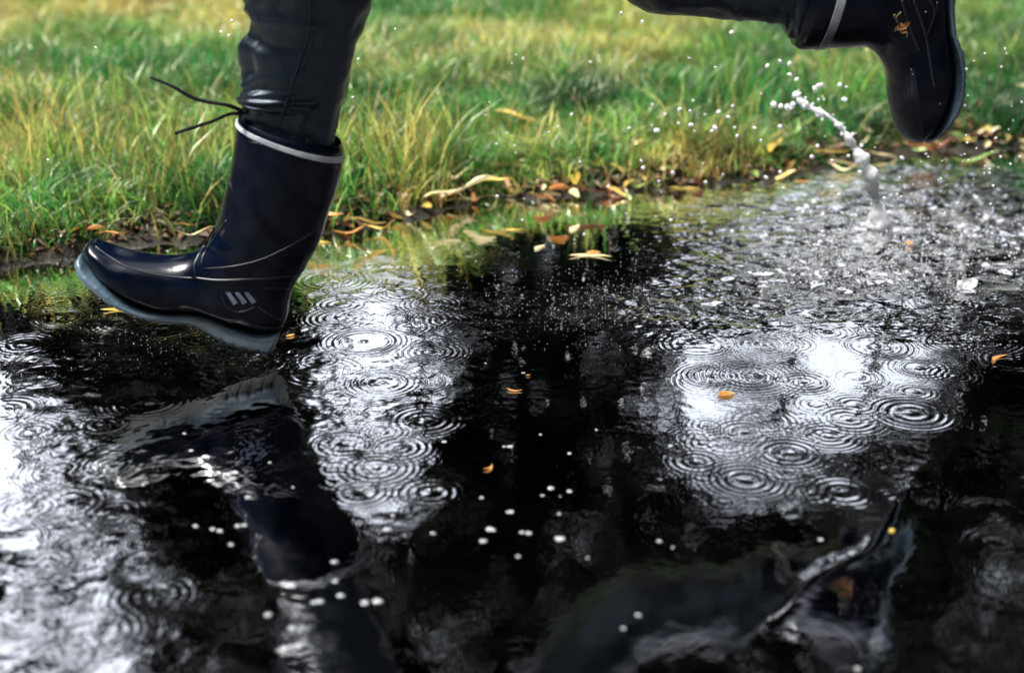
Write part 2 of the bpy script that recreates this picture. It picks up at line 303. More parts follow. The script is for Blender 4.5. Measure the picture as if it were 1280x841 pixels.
# ------------------------------------------------------------------ puddle water with real rain rings
def water():
    st = .0023
    wx = axis(-7, 7, -1.02, 1.32, st, 1.2); wy = axis(-2.4, 4.4, .93, 3.15, st, 1.2)
    X, Y = np.meshgrid(wx, wy, indexing='ij'); Z = np.zeros_like(X)
    def ring(px, py, rpx, amp=1., lam=.0085, nw=3.0):
        c = gnd(px, py); Rr = rpx*math.hypot(c.y, H)/F*.98
        wd = lam*nw; lim = Rr+wd*2.6
        i0, i1 = np.searchsorted(wx, [c.x-lim, c.x+lim]); j0, j1 = np.searchsorted(wy, [c.y-lim, c.y+lim])
        if i1-i0 < 4 or j1-j0 < 4: return
        dx = X[i0:i1, j0:j1]-c.x; dy = Y[i0:i1, j0:j1]-c.y; r = np.hypot(dx, dy); s = r-Rr
        ph = 2*PI*s/lam*(1+.22*np.clip(s/wd, -1, 2))
        env = np.where(s < 0, np.exp(-(s/(wd*.55))**2), np.exp(-(s/(wd*1.15))**2))
        ang = 1+.25*np.sin(np.arctan2(dy, dx)*2+px)
        Z[i0:i1, j0:j1] += .00013*amp*ang*np.cos(ph)*env*(lam/.0085)
        q = lam*.9; Z[i0:i1, j0:j1] += .00028*amp*np.exp(-(r/q)**2)*np.cos(r/q*2.2)*(Rr > 0)
    big = [(455, 427, 38, 1.2), (512, 409, 20, 1), (478, 478, 30, 1.1), (185, 503, 40, 1.25), (130, 530, 26, .9), (1097, 433, 36, 1.5), (1190, 428, 26, 1), (890, 470, 30, 1.5), (935, 470, 34, 1.3), (1004, 477, 24, 1.4),
           (1140, 516, 34, 1.5), (1070, 506, 18, 1.1), (1145, 490, 18, 1.1), (932, 600, 34, 1.5), (932, 540, 30, 1.2), (985, 566, 32, 1.3), (870, 577, 26, 1), (822, 600, 22, .9), (1035, 545, 24, .8),
           (1035, 415, 22, 1.1), (975, 408, 30, 1.2), (955, 430, 22, 1), (1120, 410, 28, 1), (1230, 425, 34, 1.1), (1265, 450, 30, 1), (1150, 460, 22, .8), (1195, 470, 20, .8), (870, 430, 40, .8),
           (75, 397, 28, 1.2), (150, 405, 26, 1.1), (30, 430, 24, .8), (205, 412, 30, 1.2), (250, 425, 26, 1.1), (300, 440, 24, 1), (235, 400, 18, 1), (330, 455, 24, .8), (130, 420, 22, .9),
           (415, 350, 36, 1.2), (470, 335, 30, 1.1), (500, 360, 26, 1), (440, 395, 20, 1), (540, 380, 30, .8), (430, 320, 26, 1.1), (530, 310, 22, .8), (400, 450, 24, .9), (540, 440, 24, .8), (560, 400, 18, .7),
           (40, 540, 26, .7), (35, 635, 26, .7), (140, 640, 24, .7), (60, 700, 28, .9), (120, 790, 40, 1), (140, 580, 26, .6), (100, 680, 26, .8), (30, 770, 30, .9), (190, 745, 30, .7), (70, 590, 22, .5),
           (430, 555, 30, 1.2), (470, 585, 26, 1.2), (500, 560, 22, 1), (420, 600, 28, 1), (450, 615, 30, .9), (480, 540, 22, 1), (390, 560, 18, .8), (500, 610, 22, .7),
           (745, 430, 16, .8), (725, 470, 14, .6), (760, 455, 18, .7), (1240, 640, 30, .9), (1245, 680, 34, .9), (1142, 600, 14, .5), (1225, 800, 18, .6), (1060, 840, 26, .8), (925, 825, 22, .9)]
    for b in big: ring(*b, lam=R.uniform(.9, 1.2)*(.0066+.0030*(b[2]/36)), nw=1.5+R.random()*1.7)
    def rnd(n, x0, x1, y0, y1, a0, a1, r0=6, r1=30):
        for _ in range(n):
            ring(R.uniform(x0, x1), R.uniform(y0, y1), R.uniform(r0, r1), R.uniform(a0, a1), R.uniform(.0055, .0115), R.uniform(1.1, 2.8))
    rnd(18, 820, 1290, 370, 500, .2, .7, 5, 46); rnd(26, -10, 330, 345, 460, .3, 1.1, 5, 34); rnd(18, 390, 620, 285, 500, .2, .8, 5, 44)
    rnd(10, 380, 560, 510, 640, .3, 1); rnd(20, -20, 230, 450, 850, .25, .7, 10, 40); rnd(24, 820, 1080, 500, 630, .3, .8)
    rnd(16, 1080, 1290, 560, 850, .2, .5); rnd(14, 300, 820, 520, 840, .08, .22, 4, 10); rnd(50, 600, 860, 320, 420, .2, .6, 3, 14)
    rnd(60, 900, 1290, 210, 400, .6, 1.4, 5, 40)
    # screen-free masks in metres: choppy water where the trailing boot threw its splash
    def blob(px, py, rx, ry):
        c = gnd(px, py); return np.exp(-(((X-c.x)/rx)**2+((Y-c.y)/ry)**2))
    chop = np.clip(1.05*blob(1110, 300, .26, .26)+.75*blob(1000, 335, .15, .16)+.7*blob(1240, 310, .2, .3)+.30*blob(800, 385, .2, .06)+.5*blob(1120, 230, .4, .2)+.35*blob(960, 390, .25, .1), 0, 1.1)
    wa = fbm(X*14, Y*14, 2)*1.6; n = fbm(X*60+wa, Y*52-wa, 4)-.5
    n2 = np.abs(fbm(X*22+9+wa*.5, Y*30-wa*.7, 4)-.5); n3 = np.abs(fbm(X*9+3, Y*15+wa, 3)-.5)
    pt = sstep(.38, .62, fbm(X*7+3, Y*9, 3))
    Z += 1.35*chop*(.0048*n*(.25+1.1*pt)-.010*n2*(.3+pt)-.010*n3)
    mild = np.clip(.8*blob(230, 445, .17, .07)+.5*blob(470, 350, .16, .4)+.6*blob(30, 700, .18, .3)+.35*blob(90, 420, .25, .14)+.35*blob(450, 580, .12, .12), 0, 1)
    mild = np.clip(mild+.8*blob(260, 540, .20, .16)+.25*blob(1180, 600, .10, .10), 0, 1)
    Z += (mild*.0011+.00016)*(fbm(X*42, Y*36, 3)-.5)
    Z += np.clip(1.0*blob(60, 790, .22, .16)+.3*blob(450, 590, .1, .1), 0, 1)*.0032*(fbm(X*19+3, Y*15, 2)-.5)
    # ridge added to mirror high sky as the pale streak at lower right
    cr = [gnd(*p) for p in [(905, 838), (955, 780), (985, 755), (1030, 715), (1085, 690), (1105, 660), (1125, 628), (1145, 590)]]
    C, _ = crom([list(c) for c in cr], 10)
    i0, i1 = np.searchsorted(wx, [.15, .5]); j0, j1 = np.searchsorted(wy, [.95, 1.55])
    xs, ys = X[i0:i1, j0:j1], Y[i0:i1, j0:j1]; D = np.full(xs.shape, 9.); U = np.zeros(xs.shape)
    for k, c in enumerate(C):
        d = np.hypot(xs-c[0], ys-c[1]); m = d < D; D[m] = d[m]; U[m] = k/len(C)
    Z[i0:i1, j0:j1] += .00072*np.exp(-(D/.012)**2)*(.35+1.0*np.sin(U*PI)**.7)*(.8+.4*fbm(xs*25, ys*25, 2))
    # rising foot of the splash jets
    for p, h, r in [((1100, 282), .012, .016), ((1205, 352), .008, .014)]:
        c = gnd(*p); Z += h*np.exp(-((X-c.x)**2+(Y-c.y)**2)/r**2)
    o = quadmesh('water', np.stack([X, Y, Z], -1), grid_faces(*X.shape), M['water'])
    at_ = o.data.attributes.new('churn', 'FLOAT', 'POINT'); at_.data.foreach_set('value', np.clip(chop, 0, 1).astype(np.float32).ravel())
    tag(o, 'dark rain-ringed puddle water covering the path', 'puddle', kind='structure')
water()
# ------------------------------------------------------------------ grass
def tufts(name, n, xr, yr, hr, wr, cols, dens=None, bend=(.3, 1.1), lev=4, inframe=True, seedbias=None):
    bx = RN.uniform(*xr, n*3); by = RN.uniform(*yr, n*3)
    s = by-edge(bx)
    k = s > -.012
    if inframe: k &= np.abs(bx-.02) < (.44*by+.62)
    if dens is not None: k &= RN.random(n*3) < dens(bx, by, s)
    bx, by, s = bx[k][:n], by[k][:n], s[k][:n]; n = len(bx)
    clump = fbm(bx*7, by*7, 3)
    h = RN.uniform(*hr, n)*(.45+1.1*clump)*(.6+.4*sstep(0, .12, s)); w = RN.uniform(*wr, n)
    ca = vnoise(bx*14, by*14)*4*PI+RN.normal(0, 1.5, n); b = RN.uniform(*bend, n)
    bz = hgt(bx, by)-.004
    fa = RN.uniform(0, PI, n); t = np.linspace(0, 1, lev)
    cx, cy = np.cos(ca), np.sin(ca)
    out = np.zeros((n, lev, 2, 3), np.float32)
    for i, ti in enumerate(t):
        hor = h*b*.75*ti**1.9; up = h*ti*(1-.28*b*ti)
        mx = bx+cx*hor; my = by+cy*hor; mz = bz+up; ww = w*(1-ti**2.2)*.5+.00012
        for q, sg in enumerate((-1, 1)):
            out[:, i, q, 0] = mx+sg*ww*np.cos(fa); out[:, i, q, 1] = my+sg*ww*np.sin(fa); out[:, i, q, 2] = mz
    base = np.arange(n)[:, None, None]*lev*2+np.arange(lev-1)[None, :, None]*2
    Q = np.concatenate([base, base+1, base+3, base+2], -1).reshape(-1, 4)
    o = quadmesh(name, out, Q, M['blade'])
    C = np.array(cols); patch = fbm(bx*2.6+40, by*2.6, 3); v = np.clip((patch-.5)*2.2+.43+RN.normal(0, .21, n)+.5*(fbm(bx*13+7, by*13, 2)-.5), 0, .999)
    if seedbias is not None: v = np.clip(v+seedbias(bx, by, s), 0, .999)
    f = v*(len(C)-1); i = f.astype(int); c = C[i]*(1-(f-i))[:, None]+C[i+1]*(f-i)[:, None]
    c = c*.86*(RN.uniform(.5, 1.85, n)*(.6+.8*vnoise(bx*18, by*18)))[:, None]
    cc = np.ones((n, lev, 2, 4), np.float32); cc[..., :3] = c[:, None, None, :]
    a = o.data.color_attributes.new('tint', 'FLOAT_COLOR', 'POINT'); a.data.foreach_set('color', cc.ravel())
    return o
GREEN = [(.010, .085, .026), (.026, .180, .040), (.060, .290, .050), (.16, .38, .070), (.36, .46, .10), (.58, .48, .14)]
STRAW = [(.22, .27, .08), (.42, .38, .13), (.55, .44, .16), (.62, .52, .25), (.58, .33, .09)]
def bias(x, y, s): return .26*sstep(3.0, 4.4, y)-.10*np.exp(-((s-.45)/.35)**2)+.25*np.exp(-(((x+1.0)/.55)**2+((y-3.6)/.5)**2))+.16*sstep(-.35, -.8, x)*sstep(.28, .02, s)
o = tufts('grass', 300000, (-2.0, 2.6), (2.1, 4.6), (.035, .095), (.0013, .0030), GREEN, bend=(.35, 1.7), seedbias=bias,
          dens=lambda x, y, s: (.35+.65*sstep(.3, .55, fbm(x*8, y*8, 3)))*sstep(-.03, .06, s)*np.where(y > 3.6, .8, 1)); tag(o, 'green rain-wet lawn grass growing beyond the puddle', 'grass', kind='stuff')
o = tufts('grass', 42000, (-4.2, 4.8), (4.2, 8.5), (.05, .11), (.004, .008), GREEN, bend=(.25, 1.2), seedbias=lambda x, y, s: .24); tag(o, 'pale blurred lawn grass farther back along the top of the picture', 'grass', kind='stuff')
o = tufts('dry_grass', 30000, (-2.0, 2.6), (2.1, 5.4), (.05, .13), (.0014, .0032), STRAW, bend=(.3, 1.9),
          dens=lambda x, y, s: (.08+.9*sstep(.45, .65, fbm(x*4+9, y*4, 3)))*np.where((x > -.4) & (s < .4), .35, 1)); tag(o, 'dry straw-coloured blades scattered through the green lawn', 'dry grass', kind='stuff')
o = tufts('tall_grass', 11500, (-1.5, 2.0), (2.1, 3.6), (.09, .17), (.0022, .0036), GREEN[1:]+[(.42, .36, .14)], bend=(.15, .9),
          dens=lambda x, y, s: sstep(.50, .66, fbm(x*6+2, y*6, 3))*sstep(1.2, .15, s)*np.where(x < -.1, 1, .5), seedbias=lambda x, y, s: .30*(s < .2)*(x < -.3)+.05); tag(o, 'taller tufts of grass along the edge of the bank', 'grass', kind='stuff')
# crawling dead stems and litter on the bank
def litter():
    parts = []
    for k in range(3400):
        x = R.uniform(-1.25, 1.7); s = abs(R.gauss(0, .05))+R.uniform(-.02, .05); y = float(edge(np.array([x]))[0])+s
        z = float(hgt(np.array([x]), np.array([y]))[0]); z = max(z, .001)
        a = R.uniform(0, 2*PI); l = R.uniform(.008, .035); c = Vector((x, y, z+R.uniform(.001, .010)))
        d = Vector((math.cos(a), math.sin(a), R.uniform(-.2, .3)))*l/2; w = Vector((-math.sin(a), math.cos(a), R.uniform(-.8, .8)))*R.uniform(.0015, .006)
        up = Vector((0, 0, R.uniform(.001, .005)))
        parts.append(([c-d, c-w+up, c+d, c+w+up], [[0, 1, 2, 3]]))
    V, Q = merge(parts); o = polymesh('leaf_litter', V, Q, M['litter'], smooth=False); tag(o, 'dark rotting leaf litter along the muddy bank', 'leaf litter', kind='stuff')
litter()
# ------------------------------------------------------------------ fallen leaves
def leafmesh(kind, L, Wd, curl, cup, seed):
    r = random.Random(seed); nu, nv = 13, 5; V = np.zeros((nu, nv, 3))
    for i in range(nu):
        u = i/(nu-1); wd = Wd*(math.sin(PI*min(1, u*1.02+.0))**.75)*(1-.25*u)+.0006
        for j in range(nv):
            v = j/(nv-1)*2-1
            V[i, j] = ((u-.5)*L, v*wd/2+curl*.25*L*math.sin(u*PI*1.1), curl*.12*L*math.sin(u*PI*2+seed)+cup*wd*v*v*.5+L*.10*abs(curl)*(u-.5)**2*4+r.uniform(-1, 1)*.0005)
    return quadmesh('fallen_leaf', V, grid_faces(nu, nv), LEAFC[kind], link=False)
LM = {k: [leafmesh(k, 1.0*l, w, c, q, s) for s, (l, w, c, q) in enumerate([(.060, .015, .25, .4), (.048, .022, -.3, .6), (.070, .012, .6, .3), (.034, .020, .15, .8), (.055, .012, -.7, .4)])] for k in LEAFC}
def leaf(kind, v, loc, rz, sc_=1., tilt=(0, 0), label='', group='fallen leaves along the puddle edge'):
    o = bpy.data.objects.new('fallen_leaf', LM[kind][v]); COL.objects.link(o)
    o.location = loc; o.rotation_euler = (tilt[0], tilt[1], rz); o.scale = (sc_, sc_, sc_)
    return tag(o, label, 'leaf', group)
GL = 'fallen leaves along the puddle edge'; GF = 'leaves floating on the puddle'
float_ = [((738, 322), 'pale', 2, -.05, 1.0, 'long pale yellow leaf floating under an orange leaf in mid puddle'), ((742, 317), 'orange', 3, .2, .75, 'short orange leaf lying across the long pale floating leaf'),
          ((675, 310), 'pale', 0, 1.0, .55, 'short straw leaf pointing away from the camera, left of the orange and pale pair'), ((719, 286), 'pale', 0, 1.2, .75, 'tan leaf fragment floating upright above the orange and pale pair'),
          ((641, 289), 'yellow', 2, .0, .6, 'thin yellow leaf floating flat, nearest the bank in mid puddle'), ((643, 488), 'orange', 4, -.3, .38, 'tiny orange curl floating alone in the dark mid puddle'),
          ((908, 494), 'orange', 3, .35, .7, 'small orange leaf floating below the double rain rings'), ((1250, 449), 'orange', 2, .75, .50, 'thin orange twig-like leaf floating at the right edge of the picture'),
          ((156, 391), 'yellow', 2, -.12, 1.05, 'long curved yellow leaf floating under the toe of the leading boot'), ((610, 585), 'orange', 4, .8, .28, 'dim orange curl below the tiny orange curl in the dark water'),
          ((1137, 305), 'orange', 3, 1.3, .62, 'pale orange leaf caught in the churned splash water'), ((363, 420), 'orange', 1, .6, .3, 'tiny orange scrap floating just behind the heel of the leading boot'),
          ((855, 237), 'yellow', 2, -.1, .9, 'long yellow leaf lying in the water at the bank, left of the splash jet'), ((402, 304), 'yellow', 0, .0, .55, 'yellow leaf touching the back of the leading boot at the waterline'),
          ((935, 222), 'green', 2, .1, .9, 'green leaf floating at the bank just left of the splash jet'), ((1003, 228), 'orange', 0, .1, .6, 'orange leaf floating under the middle of the bank, near the jet'),
          ((1115, 664), 'yellow', 3, .3, .22, 'tiny yellow speck of leaf on the long pale streak in the lower right water'), ((660, 470), 'orange', 1, .3, .15, 'minute orange crumb above the tiny orange curl')]
for (p, k, v, rz, s, lb) in float_:
    leaf(k, v, gnd(*p)+Vector((0, 0, .0016)), rz, s, label=lb, group=GF).scale = (s, s*1.15, s*.22)
bank = [((555, 242), 'pale', 0, .5, 1.3), ((600, 228), 'pale', 1, .2, 1.3), ((620, 226), 'yellow', 0, -.2, 1.1), ((590, 246), 'pale', 2, .15, 1.1), ((460, 277), 'yellow', 0, .7, 1.2), ((475, 284), 'yellow', 2, -.5, 1.0), ((440, 290), 'orange', 2, .1, .9),
        ((575, 218), 'pale', 2, 1.0, 1.0), ((645, 146), 'yellow', 0, 0, 1.5), ((738, 152), 'orange', 3, 1.2, 1.5), ((243, 291), 'pale', 2, .35, .85), ((232, 281), 'orange', 0, .1, .6), ((395, 262), 'yellow', 1, .3, .9), ((410, 270), 'orange', 0, -.3, 1), ((700, 237), 'orange', 3, .4, 1.2), ((735, 238), 'brown', 0, -.2, 1.3), ((680, 248), 'orange', 1, -.4, 1.), ((1040, 190), 'yellow', 0, .2, 1.2), ((1150, 185), 'orange', 1, .1, 1.3), ((1180, 180), 'brown', 2, .7, 1.2), ((1220, 200), 'green', 2, -.1, 1.3), ((1200, 170), 'green', 0, .9, 1.5), ((1060, 205), 'pale', 0, -.2, 1.3), ((970, 182), 'yellow', 0, 1.1, 1.3), ((140, 292), 'orange', 0, -.3, 1.0), ((120, 286), 'orange', 3, .5, .8)]
for p, k, v, rz, s in bank:
    q = gnd(*p); z = max(float(hgt(np.array([q.x]), np.array([q.y]))[0]), 0)+.014; q = gnd(p[0], p[1], z)
    leaf(k, v, q, rz, s*1.05, (R.uniform(-.4, .1), R.uniform(-.3, .3)), f'larger {"pale straw" if k=="pale" else k} leaf resting on top of the bank litter', GL+', '+k+', on top')
for i in range(285):
    k = R.choices(['yellow', 'pale', 'orange', 'brown', 'green'], [.30, .36, .12, .14, .08])[0]
    x = R.uniform(-1.1, 1.6) if R.random() < .45 else (R.uniform(-.36, .25) if R.random() < .7 else R.uniform(.45, 1.3)); s = R.gauss(.045, .045)
    if R.random() < .3: s = R.uniform(.1, .9)
    if x < -.45 and R.random() < .55: continue
    y = float(edge(np.array([x]))[0])+s; z = max(float(hgt(np.array([x]), np.array([y]))[0]), .002)
    if abs(x) > .42*y: continue
    hi = s > .1
    leaf(k, R.randrange(5), (x, y, z+(.02 if hi else .005)+R.uniform(0, .006)), R.uniform(0, 2*PI), R.uniform(.45, 1.15), (R.uniform(-.6, .6), R.uniform(-.5, .5)),
         f'fallen {"pale straw" if k=="pale" else k} leaf '+('caught among the lawn blades' if hi else 'lying in the wet litter at the water edge'), GL+', '+k+(', lawn' if hi else ', litter'))
# ------------------------------------------------------------------ the runner
YF, YR = 1.75, 1.93
person = empty('person', (0, 1.84, 0)); tag(person, 'running person in dark trousers and navy rubber boots, striding left over the puddle', 'person')
def child(o, p=person):
    o.parent = p; o.matrix_parent_inverse = p.matrix_world.inverted(); return o
bpy.context.view_layer.update()
person.matrix_world = person.matrix_world
INV = None
# leading boot ------------------------------------------------------
FB = [(299, 146, 427, 186, .055), (296, 160, 429, 205, .056), (289, 210, 421, 238, .056), (278, 254, 409, 274, .054), (269, 280, 397, 306, .051), (257, 303, 379, 336, .049), (243, 315, 365, 366, .046, 2.3),
      (226, 320, 352, 408, .042, 2.6), (205, 322, 305, 402, .041, 2.7), (180, 320, 258, 386, .042, 2.7), (160, 317, 215, 384, .044, 2.7), (142, 312, 178, 375, .044, 2.6), (126, 305, 148, 358, .040, 2.4), (114, 301, 124, 340, .030, 2.2), (106, 308, 108, 322, .014, 2), (103, 313, 104, 317, .003, 2)]
def crease(t, th):
    return .0018*np.exp(-((t-4.2)/.35)**2)*np.sin(th*2)-.0022*np.exp(-((t-5.0)/.3)**2)*np.cos(th)+.0016*(vnoise(th*2.2+5, th*0+t*1.1)-.5)
def drop_parent(o, p): o.parent = p; return o
def root_loc(o): return o
fb = loft('rain_boot', FB, YF, M['rubber'], None, disp=crease, nr=64, sub=12); child(fb)
FS = [(353, 409, 347, 420, .020, 3), (347, 409, 341, 437, .030, 3), (325, 409, 322, 433, .033, 3), (300, 401, 300, 428, .033, 3), (281, 392, 281, 422, .031, 3), (266, 385, 265, 412, .030, 3), (242, 383, 243, 399.5, .032, 3), (218, 382, 216, 396.5, .036, 3), (190, 378, 185, 387.5, .043, 3),
      (165, 367, 150, 371.5, .047, 3), (140, 348, 126, 355, .045, 3), (118, 332, 107, 341, .038, 3), (107, 318, 97, 327, .026, 2.6), (104, 314, 99, 320, .012, 2)]
def lug_loft(secs, step, depth, skip):
    S, tt = crom([list(s) for s in secs], 14); out = []; acc = 0
    for i, s in enumerate(S):
        s = list(s)
        if i: acc += math.hypot(s[2]-S[i-1][2], s[3]-S[i-1][3])
        if not (skip[0] < tt[i] < skip[1]) and 1 < tt[i] < len(secs)-2 and (acc/step) % 1 < .30:
            dx, dy = s[2]-s[0], s[3]-s[1]; l = math.hypot(dx, dy)+1e-6; s[2] -= dx/l*depth; s[3] -= dy/l*depth
        out.append(tuple(s))
    return out
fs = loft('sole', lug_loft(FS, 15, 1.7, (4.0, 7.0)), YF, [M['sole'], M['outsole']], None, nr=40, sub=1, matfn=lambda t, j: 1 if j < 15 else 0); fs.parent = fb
def bvh_of(*obs):
    V = []; P = []
    for o in obs:
        n = len(V); V += [v.co.copy() for v in o.data.vertices]; P += [[i+n for i in p.vertices] for p in o.data.polygons]
    return BVHTree.FromPolygons(V, P)
CAMP = Vector((0, 0, H))
def on_surf(bv, pts, lift=0.0, sub=6):
    P, _ = crom([list(p) for p in pts], sub); out = []
    for a, b in P:
        l, n, i, d = bv.ray_cast(CAMP, ray(a, b).normalized())
        if l is None: continue
        if n.dot(ray(a, b)) > 0: n = -n
        out.append(l+n*lift)
    return out
bv = bvh_of(fb)
seams = [([(243, 347), (270, 350), (310, 349), (345, 347), (371, 344)], .0014), ([(269, 284), (258, 303), (247, 322), (243, 334), (246, 349)], .0015), ([(283, 276), (268, 298), (254, 320), (252, 334)], .0013),
         ([(244, 348), (215, 346), (186, 342), (155, 332), (128, 315), (117, 306)], .0012), ([(252, 336), (290, 333), (330, 323), (370, 303), (397, 286)], .0009), ([(323, 383), (336, 392), (347, 398), (352, 399)], .0013),
         ([(320, 383), (300, 390), (285, 384), (275, 366)], .0010), ([(330, 361), (345, 360), (361, 361)], .0009), ([(262, 410-2), (300, 400.5), (325, 408), (349, 409)], .0012),
         ([(294, 172), (340, 184), (390, 199), (426, 213)], .0010), ([(287, 225), (292, 250), (286, 268)], .0006)]
parts = []
for p, r_ in seams:
    q = on_surf(bv, p, r_*.2, 5)
    if len(q) > 4: parts.append(tube('s', q[::2], r_*1.0, None, sub=2, nr=6))
for V, Q in parts: o = polymesh('raised_seam', V, Q, M['rubber_seam']); o.parent = fb
for k in range(3):
    x0 = 282+k*11.5
    q1 = on_surf(bv, [(x0, 365), (x0+10, 381-k*.6)], .0012, 5); V = []; Q = []
    q0 = on_surf(bv, [(x0+5.5, 364.5), (x0+15.5, 378-k*.6)], .0012, 5)
    n = min(len(q0), len(q1))
    V = q1[:n]+q0[:n]; Q = [[i, i+1, n+i+1, n+i] for i in range(n-1)]
    V2 = [v+Vector((0, .0015, 0)) for v in V]; Q += [[j+2*n for j in f[::-1]] for f in Q]
    o = polymesh('stripe_mark', V+V2, Q, M['stripe']); o.parent = fb
def band(secs, Yp, t0, t1, off, m, name, parent, disp=None):
    o = loft(name, secs, Yp, m, None, caps=False, nr=64, sub=24, off=off, t0=t0, t1=t1, disp=disp)
    sol = o.modifiers.new('thickness', 'SOLIDIFY'); sol.thickness = .0014; sol.offset = -1; o.parent = parent; return o
band(FB, YF, .26, .78, .0022, M['band'], 'reflective_band', fb, crease)
# raised rim above the band
rim = [(300, 143.5, 426, 182, .054), (299, 147, 428, 189, .055)]
band([(300.5, 142.5, 425, 179.5, .053), (299.5, 146, 428, 187, .0555), (299, 150, 428, 191, .0555)], YF, 0, 1.9, .0012, M['rubber'], 'collar', fb)
kn = at(302, 141, YF-.03)
c1 = [at(303, 139, YF-.035), at(285, 132, YF-.05), at(262, 128, YF-.05), at(240, 122, YF-.05), at(215, 108, YF-.05), at(188, 97, YF-.045)]
c2 = [at(303, 142, YF-.035), at(286, 143, YF-.045), at(265, 152, YF-.05), at(240, 160, YF-.05), at(219, 167, YF-.05)]
V, Q = merge([tube('c', c1, [.0026, .0023, .0022, .0024, .0021, .0015], None, nr=8), tube('c', c2, [.0026, .0022, .0020, .0022, .0016], None, nr=8), tube('c', [kn+Vector((.006, -.006, .002)), kn, kn+Vector((-.006, 0, -.002))], [.002, .0042, .002], None, nr=8)])
o = polymesh('drawstring', V, Q, M['cord']); o.parent = fb
# trailing boot -----------------------------------------------------
RB = [(990, 56, 1016, -66, .050), (998, 61, 1030, -67, .056), (1008, 61, 1040, -67, .057), (1024, 60, 1060, -67, .057), (1055, 59.5, 1090, -70, .056), (1082, 59, 1130, -80, .054), (1094, 66, 1168, -90, .052), (1103, 78, 1181, -70, .049, 2.3), (1108, 94, 1180, -20, .046, 2.4), (1110, 113, 1182, 25, .046, 2.4),
      (1112, 129, 1188, 62, .047, 2.4), (1115, 143, 1190, 90, .046, 2.4), (1121, 160, 1187, 120, .041, 2.3), (1131, 172, 1178, 146, .033, 2.2), (1142, 177, 1163, 168, .018, 2), (1149, 177.5, 1156, 174, .005, 2)]
rb = loft('rain_boot', RB, YR, [M['rubber'], M['toe']], None, nr=64, sub=12, disp=lambda t, th: .0016*(vnoise(th*2.2+5, th*0+t*1.3)-.5), matfn=lambda t, j: 1 if (t > 8.6 and (j/64) > .54) else 0); child(rb)
RS = [(1172, -96, 1186, -104, .022, 3), (1178, -80, 1204, -90, .031, 3), (1178, -50, 1203, -50, .033, 3), (1176, -25, 1198, -25, .031, 3), (1176, 0, 1189, 0, .031, 3), (1177, 20, 1188, 22, .033, 3), (1179, 40, 1190, 42, .036, 3), (1185, 63, 1197, 62, .042, 3), (1188, 90, 1198, 92, .047, 3), (1184, 118, 1195, 124, .046, 3), (1174, 145, 1185, 147, .040, 3), (1161, 166, 1171, 166.5, .028, 2.6), (1152, 174, 1158, 178, .012, 2)]
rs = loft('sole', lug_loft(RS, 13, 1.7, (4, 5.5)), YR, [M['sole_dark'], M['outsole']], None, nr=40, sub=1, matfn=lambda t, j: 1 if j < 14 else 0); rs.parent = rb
bvr = bvh_of(rb)
parts = []
for p, r_ in [([(1127, 1), (1134, 25), (1143, 50), (1150, 68)], .0016), ([(1142, 1), (1150, 22), (1158, 48), (1163, 80), (1168, 110)], .0018), ([(1112, 44), (1122, 51), (1134, 56)], .0010), ([(1050, 1), (1047, 25), (1038, 45), (1032, 57)], .0011),
              ([(1162, 1), (1168, 15), (1160, 40)], .0012), ([(1172, 2), (1166, 26), (1158, 45)], .0012)]:
    q = on_surf(bvr, p, 0, 5)
    if len(q) > 4: parts.append(tube('s', q[::2], r_, None, sub=2, nr=6))
for V, Q in parts: o = polymesh('raised_seam', V, Q, M['rubber_seam']); o.parent = rb
for k in range(5):                                 # ribs in the waist of the trailing sole
    bvs = bvh_of(rs); yy = 14+k*5.6
    q = on_surf(bvs, [(1178.5, yy), (1183, yy+3), (1187.5, yy+6)], .0002, 4)
    if len(q) > 3: V, Q = tube('r', q[::2], .0008, None, sub=2, nr=6); o = polymesh('rib', V, Q, M['rubber_seam']); o.parent = rb
band(RB, YR, 2.62, 3.16, .0020, M['band'], 'reflective_band', rb)
# trousers ------------------------------------------------------------
def folds(amp, seed):
    def f(t, th):
        c = np.cos(th); front = np.clip(c, 0, 1)
        a = (fbm(th*1.1+seed, th*0+t*.9, 2)-.5)*1.9
        ridge = 1-np.abs(2*vnoise(th*.8+seed*3, th*0+t*1.3+np.sin(th)*1.1)-1)
        v = (np.abs(fbm(th*1.9+seed*5+t*.25, th*0+t*.35, 2)-.5))*-1.8
        return amp*(a+1.1*(ridge-.5)*front+v)
    return f
FT = [(305, 215, 414, 230, .040), (304, 168, 416, 195, .043), (303, 138, 418, 172, .046), (301, 127, 425, 140, .048), (304, 112, 430, 118, .050), (303, 90, 438, 86, .052), (304, 60, 447, 55, .054), (313, 28, 456, 28, .055), (306, 0, 466, 0, .057), (306, -30, 472, -32, .060), (322, -90, 485, -75, .066), (352, -150, 512, -95, .072), (430, -225, 545, -120, .076), (480, -290, 640, -160, .084), (530, -360, 700, -230, .092), (560, -420, 730, -320, .105)]
def fdisp(t, th):
    b = folds(.0068, 3.3)(t, th)
    fr = np.clip(np.cos(th)*.8+.35+.3*np.sin(th+PI), 0, 1)
    for tc_, aa, wd in ((2.75, .0055, .16), (3.35, .006, .20), (4.1, .0045, .22), (5.2, .003, .3), (7.3, .0045, .35), (6.6, -.006, .3)):
        b = b+.95*aa*np.exp(-((t-tc_-.45*np.sin(th*1.0+tc_))/wd)**2)*fr
    b = b-.0065*np.exp(-((((th-PI/2) % (2*PI))-4.15)/.22)**2)*np.exp(-((t-5.5)/2.2)**2)
    return b
